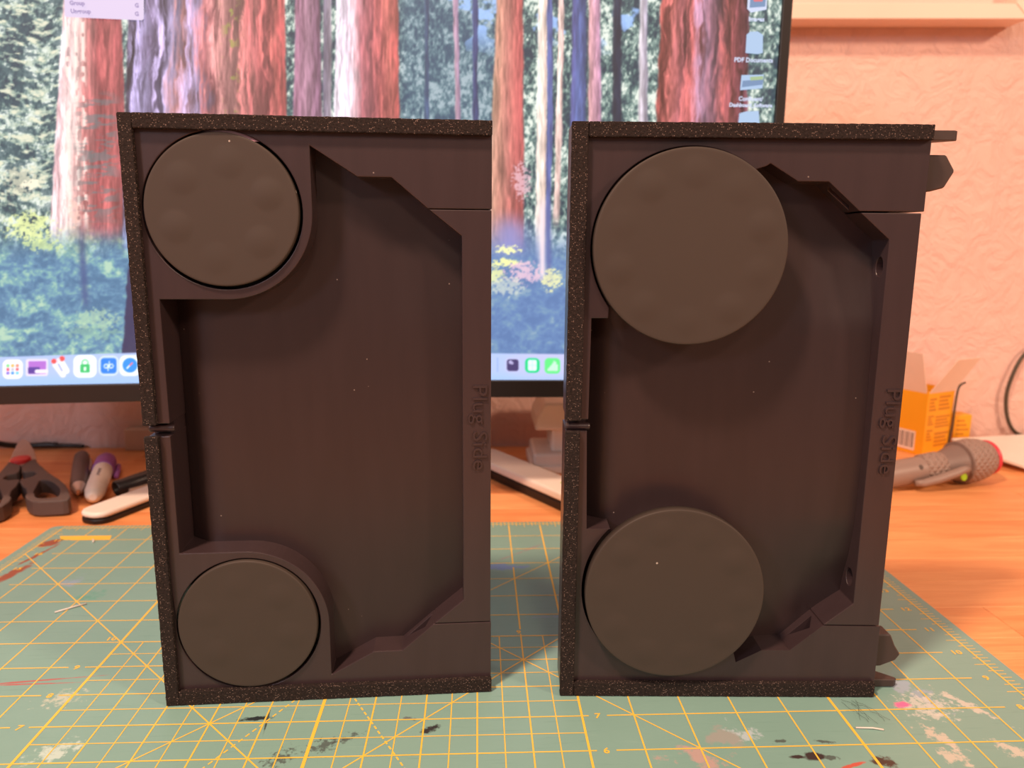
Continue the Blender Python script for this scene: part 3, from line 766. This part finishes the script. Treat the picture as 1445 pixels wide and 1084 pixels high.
RX = (H[0,0]*GX+H[0,1]*GZ+H[0,2])/den; RY = (H[1,0]*GX+H[1,1]*GZ+H[1,2])/den
rgb = paint(RX.astype(np.float32), RY.astype(np.float32)).astype(np.float32)
rgb = np.where(rgb <= .04045, rgb/12.92, ((rgb+.055)/1.055)**2.4)
me = bpy.data.meshes.new('screen')
nvt = NX*NZ; nq = (NX-1)*(NZ-1)
me.vertices.add(nvt); me.vertices.foreach_set('co', np.stack([GX, GY, GZ], -1).astype(np.float32).ravel())
ii = (np.arange(NZ-1)[:, None]*NX+np.arange(NX-1)[None]).ravel()
quad = np.stack([ii, ii+1, ii+NX+1, ii+NX], -1).astype(np.int32)
me.loops.add(nq*4); me.loops.foreach_set('vertex_index', quad.ravel())
me.polygons.add(nq); me.polygons.foreach_set('loop_start', (np.arange(nq)*4).astype(np.int32))
me.update(calc_edges=True)
at = me.color_attributes.new('picture', 'FLOAT_COLOR', 'POINT')
at.data.foreach_set('color', np.concatenate([rgb, np.ones(rgb.shape[:2]+(1,))], -1).astype(np.float32).ravel())
t = NT('lit_screen'); ca = t.n('VertexColor', layer_name='picture')
t.b.inputs['Base Color'].default_value = (.01, .01, .01, 1); t.b.inputs['Roughness'].default_value = .5
t.set(t.b.inputs['Emission Color'], ca.outputs[0]); t.b.inputs['Emission Strength'].default_value = 1.3
t.m.cycles.emission_sampling = 'NONE'
screen = mpart(link('screen', me, t.m))
def glow(name, c, k=1.0):
    t = NT(name); t.out(c, .5); f = t.noise(t.coord(), 30, 2)
    t.set(t.b.inputs['Emission Color'], t.mix(f, tuple(v*.97 for v in lin(c)), lin(c))); t.b.inputs['Emission Strength'].default_value = k
    t.b.inputs['Base Color'].default_value = (.01, .01, .01, 1); t.m.cycles.emission_sampling = 'NONE'
    return t.m
g_menu = glow('menu_glow', (232, 214, 244)); g_ink = glow('menu_text_glow', (160, 142, 190)); g_white = glow('label_glow', (214, 224, 252))
g_blue = glow('icon_blue_glow', (178, 206, 240)); g_pic = glow('icon_picture_glow', (120, 150, 190)); g_rose = glow('icon_rose_glow', (226, 120, 130)); g_olive = glow('icon_land_glow', (170, 196, 150))
def patch(name, pts, m, off=.0008, parent=None):
    bm = bmesh.new(); P = [scr(x, y, off) for x, y in pts]; bm.faces.new([bm.verts.new(p) for p in P])
    bm.normal_update()
    me = bpy.data.meshes.new(name); bm.to_mesh(me); bm.free()
    o = link(name, me, m); o.parent = screen; return o
def rrect(x0, y0, x1, y1, r, skew=0, n=5):
    p = arc(x1-r, y1-r, r, 0, 90, n)+arc(x0+r, y1-r, r, 90, 180, n)+arc(x0+r, y0+r, r, 180, 270, n)+arc(x1-r, y0+r, r, 270, 360, n)
    return [(a, b+(a-x0)*skew) for a, b in p]
def label(s, px, py, hpx, m, align='LEFT'):
    p = scr(px, py, .0012); sz = hpx/1420*1.02*K
    me = text_mesh(s, sz, align=align, res=2, bold=.00016)
    me.transform(Matrix.Translation(p) @ Matrix.Rotation(PI/2, 4, 'X'))
    o = link('screen_label', me, m); o.parent = screen; return o
patch('menu', rrect(90.5, -110, 200.5, 25, 4, .028), g_menu)
label('Group', 98, 8, 6.6, g_ink); label('Ungroup', 99.5, 19.5, 6.6, g_ink)
label('\\ # G', 194, 10, 6.6, g_ink, 'RIGHT'); label('\\ ^ # G', 194, 22, 6.6, g_ink, 'RIGHT')
# desktop icons down the right edge
patch('icon', [(1053, 1), (1079, -2), (1078, 20), (1057, 23.5), (1052, 18)], g_white, .0007); patch('icon', [(1056, 1), (1077, 0), (1076, 16), (1055, 17)], g_pic, .0011); patch('icon', [(1059, 5), (1074, 3), (1072, 9), (1061, 9)], g_rose, .0014)
label('Images', 1064, 36, 7.5, g_white, 'CENTER')
patch('icon', [(1051, 54), (1056, 50), (1066, 50), (1073, 55), (1072.5, 80), (1066, 81.5), (1049.5, 79.5)], g_blue, .0009)
label('PDF Documents', 1060, 92.5, 7.5, g_white, 'CENTER')
patch('icon', [(1044, 110), (1074, 110), (1072, 129), (1042, 131)], g_blue, .0009); patch('icon', [(1045.5, 118), (1073, 116), (1072, 124), (1044, 127)], g_pic, .0012); patch('icon', [(1055, 113), (1073, 112), (1072.5, 117), (1056, 118)], g_olive, .0013)
label('Confluent/', 1056, 146, 7.4, g_white, 'CENTER'); label('Dashboard_Software', 1056, 154.5, 6.6, g_white, 'CENTER')
patch('icon', [(1041, 163), (1050, 160.5), (1067, 160), (1068, 180), (1039, 180)], g_blue, .0009)

# ------------------------------------------------------------------ things on the desk
def zrot(o, loc, rz=0): o.location = loc; o.rotation_euler = (0, 0, rz); return o
# scissors lying on the left, blades resting on the cable behind them
SCI = tag(empty('scissors', (-.386, .3377, DZ)), 'large grey handled scissors with red pivot button at the left edge of the desk', 'scissors')
SLOPE = .0708
def splane(x, y): return .012+(y-.30)*SLOPE
ax0, axd = Vector((-.386, .3377)), Vector((.48, -.877)).normalized()
def mirror(p):
    v = Vector(p)-ax0; return tuple(ax0+axd*v.dot(axd)*2-v) if False else tuple(ax0+2*axd*v.dot(axd)-v)
def sput(th0):
    return lambda a, b, h: (a, b, splane(a, b)+h)
body = [(-.4049, .3725), (-.4034, .391), (-.3897, .3748), (-.3681, .3518), (-.3516, .3371), (-.3382, .3231), (-.3271, .3074), (-.3200, .2960), (-.3188, .2900), (-.3225, .2880), (-.3402, .2857),
        (-.3464, .2869), (-.3548, .2931), (-.3596, .2995), (-.3604, .3037), (-.3671, .3146), (-.3743, .3214), (-.3822, .3310), (-.3850, .3366), (-.3790, .3425), (-.3780, .3500), (-.3840, .3560), (-.3915, .3540), (-.3955, .3570)]
hole = [(-.3650, .3290), (-.3655, .3345), (-.3560, .3320), (-.3440, .3210), (-.3385, .3142), (-.3330, .3035), (-.3320, .2965), (-.3400, .2935), (-.3480, .2955), (-.3530, .3020), (-.3585, .3105)]
def smooth2(p, k=4):
    q = spline([(a, b, 0) for a, b in (p[-2:]+p+p[:2])], k); q = q[2*k:-2*k-1] if True else q
    return [(v.x, v.y) for v in q][:-k if False else None]
g_handle = plain('grey_soft_grip', (.085, .062, .060), .55, scale=40)
g_steel = plain('scissor_steel', (.50, .40, .36), .42, metal=.25, var=.06)
for mir in (False, True):
    P = [mirror(p) if mir else p for p in body]; Hh = [mirror(p) if mir else p for p in hole]
    bm = bmesh.new(); prism(bm, P, -.0125, 0, sput(0), [smooth2(Hh)])
    o = fin('handle', bm, g_handle, bevel=.0016, seg=3, angle=.7)
    o.parent = SCI; o.location = (.386, -.3377, -DZ + (.0003 if mir else 0))
bl = [(-.4282, .3941), (-.4371, .4139), (-.4499, .444), (-.4513, .4566), (-.4408, .447), (-.422, .4224), (-.403, .3937), (-.3990, .3760), (-.4160, .3700)]
bm = bmesh.new(); prism(bm, bl, -.0060, -.0015, sput(0)); o = fin('blade', bm, g_steel, bevel=.0006, seg=1); o.parent = SCI; o.location = (.386, -.3377, -DZ)
c0 = Vector((-.4135, .3862, splane(0, .3862)))
bm = bmesh.new(); lathe(bm, [(-.004, .0088), (.0012, .0088), (.0022, .0078), (.0027, .004), (.0028, .0005)], 36, c0, (0, -SLOPE, 1))
o = fin('pivot_button', bm, plain('red_plastic', (.72, .03, .035), .35), smooth=True); o.parent = SCI; o.location = (.386, -.3377, -DZ)

def pen(name, p0, p1, parts, label, cat):
    """parts: (name, profile [(t, r)...], material); axis from p0 to p1 on the desk"""
    a, b = Vector(p0), Vector(p1); d = (b-a).normalized()
    root = tag(empty(name, (a.x, a.y, DZ)), label, cat)
    for nm, prof, m in parts:
        bm = bmesh.new(); lathe(bm, prof, 28, a-Vector((a.x, a.y, DZ)), d); fin(nm, bm, m, root, smooth=True).modifiers.new('split', 'EDGE_SPLIT').split_angle = .7
    return root, a, d
m_dark = plain('dark_grey_pen', (.095, .068, .066), .4); m_silver = plain('pale_silver', (.55, .45, .42), .35, metal=.4); m_tip = plain('brass_tip', (.55, .25, .10), .35, metal=.7)
m_white = plain('white_plastic', (.86, .80, .74), .4, var=.04); m_purple = plain('purple_plastic', (.36, .12, .50), .42); m_mark = plain('grey_lettering', (.22, .18, .20), .6)
pr_, a, d = pen('pen', (-.332, .330, .0035), (-.393, .457, .0045), [
    ('tip', [(-.004, .0009), (.002, .0016), (.004, .0020)], m_tip), ('nose', [(.0035, .0025), (.010, .0048), (.018, .0064)], m_silver),
    ('barrel', [(.018, .0068), (.030, .0076), (.095, .0078), (.124, .0072), (.132, .0056), (.1345, .003)], m_dark)],
    'dark grey ballpoint pen with silver nose, beside the purple capped marker', 'pen')
bm = bmesh.new(); ct = Vector((.0066, .002, .005)); tube(bm, [d*.066+ct, d*.09+ct*1.25, d*.116+ct*1.1], .0018, 8); fin('clip', bm, m_silver, pr_, smooth=True)
pm_, a, d = pen('marker_pen', (-.3105, .3130, .0055), (-.3545, .4310, .0060), [
    ('nib_end', [(-.0005, .0030), (.002, .0058), (.008, .0074), (.016, .0082)], m_white),
    ('barrel', [(.016, .0084), (.040, .0088), (.082, .0088)], m_white), ('cap', [(.082, .0096), (.086, .0100), (.112, .0098), (.117, .0088), (.1185, .004)], m_purple)],
    'white marker pen with purple cap lying between the grey pen and the black tube', 'pen')
bm = bmesh.new(); ct = Vector((.0098, .0035, .0035)); tube(bm, [d*.074+ct*1.12, d*.09+ct*1.15, d*.112+ct*1.05], .0024, 8); fin('clip', bm, m_purple, pm_, smooth=True)
me = text_mesh('permanent', .0052, .0001, 'CENTER', 2)
up_n = Vector((.35, -.45, .82)); up_n = (up_n-d*up_n.dot(d)).normalized(); sd = d.cross(up_n).normalized()
T = Matrix(((d.x, -sd.x, up_n.x, 0), (d.y, -sd.y, up_n.y, 0), (d.z, -sd.z, up_n.z, 0), (0, 0, 0, 1)))
pos = Vector((0, 0, .0055-DZ))+d*.049+up_n*.0088
me.transform(Matrix.Translation(pos) @ T); link('lettering', me, m_mark, pm_)
# black hollow tube
m_tube = plain('black_tube', (.022, .016, .016), .35)
a = Vector((-.3025, .338, DZ+.0075)); d = (Vector((-.240, .415, DZ+.0175))-a).normalized()
tb = tag(empty('hollow_tube', (a.x, a.y, DZ)), 'short black hollow tube lying behind the left case half', 'tube')
bm = bmesh.new(); lathe(bm, [(.07, .0045), (.0005, .0058), (-.0005, .0066), (.0005, .0074), (.09, .0074), (.0905, .006), (.0905, .0045), (.07, .0045)], 32, (0, 0, a.z-DZ), d, cap=False)
fin('tube_wall', bm, m_tube, tb, smooth=True)
bm = bmesh.new(); lathe(bm, [(.066, .0046), (.070, .0046)], 24, (0, 0, a.z-DZ), d); fin('tube_plug', bm, m_tube, tb)
# white topped flat cases
def slab(name, p, rz, L_, Wd, h, dark_h, label, taper=0, mark=False):
    root = tag(empty(name, (p[0], p[1], DZ), rz), label, 'tool case')
    r = Wd*.42
    def outline(s):
        return arc(r, s*0+r, r, 180, 270, 8)+arc(L_-r, r, r, 270, 360, 8)+arc(L_-r, Wd-r, r, 0, 90, 8)+arc(r, Wd-r, r, 90, 180, 8)
    bm = bmesh.new(); prism(bm, outline(1), 0, dark_h, lambda a, b, h: (a, b, h)); fin('base', bm, black, root, bevel=.0012, seg=2, angle=.8)
    bm = bmesh.new(); prism(bm, outline(1), dark_h+.0006, h, lambda a, b, h: (a, b, h)); fin('lid', bm, m_white, root, bevel=.0025, seg=3, angle=.8)
    boxo('gasket', (r, L_-r, .001, Wd-.001, dark_h, dark_h+.0006), black, root)
    if mark:
        bm = bmesh.new(); lathe(bm, [(0, .0035), (.0003, .0033)], 20, (L_*mark[0], Wd*mark[1], h-.0001), (0, 0, 1)); fin('green_mark', bm, plain('lime_green', (.30, .62, .04), .5), root)
    return root
slab('white_case', (-.2815, .2640, 0), math.radians(66), .19, .027, .0100, .0045, 'white topped flat case with rounded end behind the mat, below the black tube')
slab('white_case', (.0100, .4275, 0), math.radians(-57.4), .235, .034, .0165, .0080, 'white topped flat case with green mark, seen in the gap between the case halves', mark=(.60, .62))
# pale stick beside the tube
st = boxo('wooden_stick', (0, .09, -.006, .006, 0, .007), plain('pale_wood', (.62, .40, .27), .6), bevel=.001); zrot(st, (-.2905, .3385, DZ), .85)
tag(st, 'small pale wooden stick lying between the black tube and the white case', 'stick')
# stacked white device in the gap
wd = tag(empty('tape_dispenser', (.125, .425, DZ)), 'cream plastic stepped device in the gap, behind the white case with green mark', 'device')
m_cream = plain('cream_plastic', (.83, .70, .60), .45, var=.04)
boxo('base', (-.043, .05, -.022, .045, 0, .020), m_cream, wd, bevel=.003)
boxo('foot_lip', (-.046, .05, -.026, .048, 0, .008), m_cream, wd, bevel=.0015)
boxo('neck', (-.024, .05, -.012, .04, .018, .046), m_cream, wd, bevel=.003)
bm = bmesh.new(); prism(bm, [(-.042, .044), (.05, .044), (.05, .073), (-.032, .073), (-.040, .058)], -.022, .045, lambda a, b, h: (a, h, b)); fin('head', bm, m_cream, wd, bevel=.003)
# pale card against the wall
bt = boxo('card_block', (-.018, .018, 0, .016, 0, .024), plain('tan_card', (.78, .58, .48), .7), bevel=.001); zrot(bt, (-.348, .4938, DZ))
tag(bt, 'small tan block against the wall foot, left of the left case half', 'block')
# black cable along the wall foot at the left
m_cable = plain('black_cable', (.02, .016, .014), .4)
bm = bmesh.new(); tube(bm, spline([(-.60, .44, .018), (-.55, .455, .025), (-.515, .47, .019), (-.492, .488, .006), (-.475, .500, .0015), (-.455, .5035, .0015), (-.445, .5040, .0010)]), .0032, 8)
o = fin('power_cable', bm, m_cable, smooth=True); tag(o, 'black cable running along the wall foot behind the scissors', 'cable')
bm = bmesh.new(); tube(bm, spline([(-.448, .502, .0005), (-.437, .5042, .0005), (-.425, .5042, .0002), (-.416, .503, -.0002)]), .0022, 8)
o = fin('cable_end', bm, m_cable, smooth=True); tag(o, 'short black cable stub at the wall foot between scissors and pens', 'cable')

# yellow carton with open flaps
YB = tag(empty('carton', (.521, .457, DZ), math.radians(24)), 'open yellow cardboard carton with barcode, white flaps raised, behind the grey flashlight', 'box')
m_yel = plain('yellow_card', (.90, .40, .012), .5, var=.05, scale=12); m_in = plain('carton_inside', (.84, .64, .52), .7, var=.04); m_dk = plain('ochre_print', (.62, .22, .008), .55); m_bc = plain('white_label', (.84, .70, .66), .6, var=.03); m_bk = plain('black_print', (.10, .07, .06), .6)
w_, d_, h_ = .046, .042, .073; tk = .0008
boxo('front_panel', (0, w_, 0, tk, 0, h_), m_yel, YB); boxo('back_panel', (0, w_, d_-tk, d_, 0, h_), m_yel, YB)
boxo('side_panel', (0, tk, tk, d_-tk, 0, h_), m_yel, YB); boxo('side_panel', (w_-tk, w_, tk, d_-tk, 0, h_), m_yel, YB); boxo('bottom_panel', (tk, w_-tk, tk, d_-tk, 0, tk), m_in, YB)
def flap(ext, loc, rot):
    o = boxo('flap', ext, m_in, YB); o.location = loc; o.rotation_euler = rot; return o
bm = bmesh.new(); prism(bm, [(.002, 0), (w_-.001, 0), (w_+.014, .042), (.020, .042)], 0, tk, lambda a, b, h: (a, h, b)); o = fin('flap', bm, m_in, YB); o.location = (0, .0, h_-.002); o.rotation_euler = (.40, 0, 0)
bm = bmesh.new(); prism(bm, [(.002, 0), (d_-.004, 0), (d_-.004, .046), (.004, .046)], 0, tk, lambda a, b, h: (h, a, b)); o = fin('flap', bm, m_in, YB); o.location = (0, 0, h_-.002); o.rotation_euler = (0, -.25, 0)
for (x0, x1, z0, z1) in ((.004, .016, .050, .066), (.020, .040, .050, .068), (.004, .014, .034, .046), (.017, .042, .030, .045), (.004, .014, .016, .030), (.018, .042, .008, .026)):
    n = 4
    for k in range(n):
        zz = z0+(z1-z0)*(k+.15)/n; boxo('print_line', (x0, x1-(k % 3)*.002, -.0002, 0, zz, zz+(z1-z0)/n*.62), m_dk, YB)
boxo('barcode_label', (-.0003, 0, .010, .036, .004, .026), m_bc, YB)
for k in range(11): boxo('barcode_bar', (-.0005, -.0003, .012+k*.0021, .012+k*.0021+(.0006 if k % 3 else .0012), .007, .024), m_bk, YB)
sb = tag(empty('small_carton', (.574, .486, DZ), .12), 'small yellow printed carton beside the open carton, near the wall', 'box')
boxo('body', (0, .022, 0, .018, 0, .040), m_yel, sb, bevel=.0006)
for k in range(6): boxo('print_line', (.003, .019-(k % 3)*.003, -.0002, 0, .006+k*.0052, .0085+k*.0052), m_dk, sb)

# grey flashlight
FA, FB = Vector((.395, .338, .0098)), Vector((.502, .3620, .0188)); fd = (FB-FA).normalized()
FLR = tag(empty('flashlight', (FA.x, FA.y, DZ)), 'grey flashlight with bulbous knurled head, red rim and green dot, lying right of case', 'flashlight')
fo = FA-Vector((FA.x, FA.y, DZ))
m_fl = plain('grey_tool_plastic', (.30, .215, .19), .45, var=.06); m_fl2 = plain('grey_tool_dark', (.22, .155, .14), .5, var=.06)
def knurl(name, c):
    t = NT(name); co = t.coord()
    def wv(rot):
        mp = t.n('Mapping'); t.set(mp.inputs[0], co); mp.inputs['Rotation'].default_value = (0, rot, .2)
        w = t.n('TexWave', i_Scale=70.0); t.set(w.inputs[0], mp.outputs[0]); return w.outputs['Fac']
    h = t.math('MINIMUM', wv(.75), wv(-.75)); return t.out(c, .5, t.bump(h, .8, .0015))
m_kn = knurl('knurled_grey', (.33, .235, .205))
def fpart(nm, prof, m, sm=True):
    bm = bmesh.new(); lathe(bm, prof, 48, fo, fd); o = fin(nm, bm, m, FLR, smooth=sm); o.modifiers.new('split', 'EDGE_SPLIT').split_angle = .6; return o
fpart('handle', [(-.055, .006), (-.054, .0105), (-.045, .0123), (.060, .0127)], m_fl)
fpart('grip', [(.060, .0131), (.062, .0140), (.080, .0144), (.083, .0135)], m_kn)
fpart('neck', [(.083, .0132), (.088, .0140), (.098, .0170), (.104, .0182)], m_fl2)
fpart('collar', [(.1035, .0190), (.1045, .0207), (.1060, .0207)], m_fl2)
fpart('head', [(.1055, .0200), (.1100, .0214), (.120, .0217), (.130, .0200), (.137, .0172), (.139, .0160)], m_kn)
fpart('rim', [(.1385, .0168), (.1400, .0174), (.1420, .0170), (.1425, .0150)], plain('red_rubber', (.70, .05, .08), .45))
fpart('lens', [(.1424, .0145), (.1432, .0100), (.1435, .001)], plain('lens_plastic', (.6, .55, .5), .15))
side = fd.cross(Vector((0, 0, 1))).normalized()
bm = bmesh.new(); tube(bm, [fo+fd*t+side*q+Vector((0, 0, z)) for t, q, z in ((.043, .0138, -.007), (.050, .0160, -.0075), (.066, .0175, -.0055), (.084, .0190, -.002), (.092, .0200, .0005), (.098, .0195, .0005))], lambda t: .0030+.0012*math.sin(t*PI), 12)
fin('lever', bm, m_fl, FLR, smooth=True)
bm = bmesh.new(); lathe(bm, [(0, .0038), (.0008, .0034)], 20, fo+fd*.0945+side*.0185+Vector((0, 0, -.0075)), side+Vector((0, 0, .2))); fin('green_dot', bm, plain('lime_dot', (.42, .74, .02), .45), FLR)
bm = bmesh.new(); lathe(bm, [(0, .0026), (.0006, .0022)], 16, fo+fd*.051+side*.0105+Vector((0, 0, .0065)), side+Vector((0, 0, .62))); fin('screw', bm, m_bk, FLR)
# white wedge tray behind the flashlight
wt = tag(empty('white_tray', (.640, .425, DZ), math.radians(8)), 'white sloping plastic tray at the right edge, beyond the flashlight head', 'tray')
bm = bmesh.new(); prism(bm, [(-.058, -.030), (.12, -.050), (.12, .066), (-.066, .062), (-.068, .020)], 0, .004, lambda a, b, h: (a, b, h+.006+.06*(b+.03))); fin('top_sheet', bm, m_white, wt, bevel=.0012)
bm = bmesh.new(); prism(bm, [(-.040, -.018), (.12, -.034), (.12, .060), (-.050, .055)], 0, .0065, lambda a, b, h: (a, b, h)); fin('foot', bm, m_cream, wt, bevel=.001)
# cable looping down the wall at the right
m_olive = plain('olive_cable', (.075, .058, .038), .45)
bm = bmesh.new(); tube(bm, spline([(.74, .503, .125), (0.685, .503, .122), (0.659, .503, .105), (0.646, .503, .072), (0.645, .503, .045), (0.654, .503, .020), (0.671, .503, .008), (.71, .503, .004), (.75, .50, -.0008)]), .0021, 8)
o = fin('wall_cable', bm, m_olive, smooth=True); tag(o, 'olive green cable looping down the wall at the right edge', 'cable')
bm = bmesh.new(); tube(bm, spline([(.578, .482, .076), (.5685, .4765, .073), (.5650, .4745, .062), (.5635, .4735, .03), (.562, .4720, -.0015), (.570, .450, -.0015)]), .0013, 8)
o = fin('thin_cable', bm, m_olive, smooth=True); tag(o, 'thin olive cable hanging over the open yellow carton edge', 'cable')

# slivers of plastic and stray fibres on the mat
m_sl = plain('white_sliver', (.80, .72, .66), .6, var=.03)
def sliver(p, q, lab, w=.0005):
    a, b = Vector((*p, .0006)), Vector((*q, .0006)); mid = (a+b)/2
    bm = bmesh.new(); tube(bm, [a-mid, (b-a)*.1+Vector((.0004, .0004, .0002)), b-mid], w, 6)
    o = fin('plastic_sliver', bm, m_sl, smooth=True); o.location = mid; tag(o, lab, 'scrap')
sliver((-.2340, .1120), (-.2205, .1230), 'white plastic sliver lying near the left edge of the mat')
sliver((.2050, -.0140), (.2175, -.0160), 'white plastic sliver on the mat in front of the larger disc case', .0004)
sliver((-.2690, .2285), (-.2660, .2225), 'tiny white sliver by the yellow bar printed on the mat', .0006)
rnd = random.Random(3)
bm = bmesh.new()
for k in range(6):
    x, y = .205+rnd.random()*.012, .008-rnd.random()*.004; pts = []
    dx, dy = rnd.uniform(-.3, .9), -1
    for i in range(9):
        t = i/8; pts.append((x+dx*t*.012+.004*math.sin(t*2+k)*t, y+dy*t*.016, .0007+.0015*math.sin(PI*t)*rnd.random()))
    tube(bm, spline(pts, 3), .00006, 5)
o = fin('loose_fibres', bm, m_cable); tag(o, 'tuft of loose dark fibres under the corner of the right case half', 'fibres', kind='stuff')
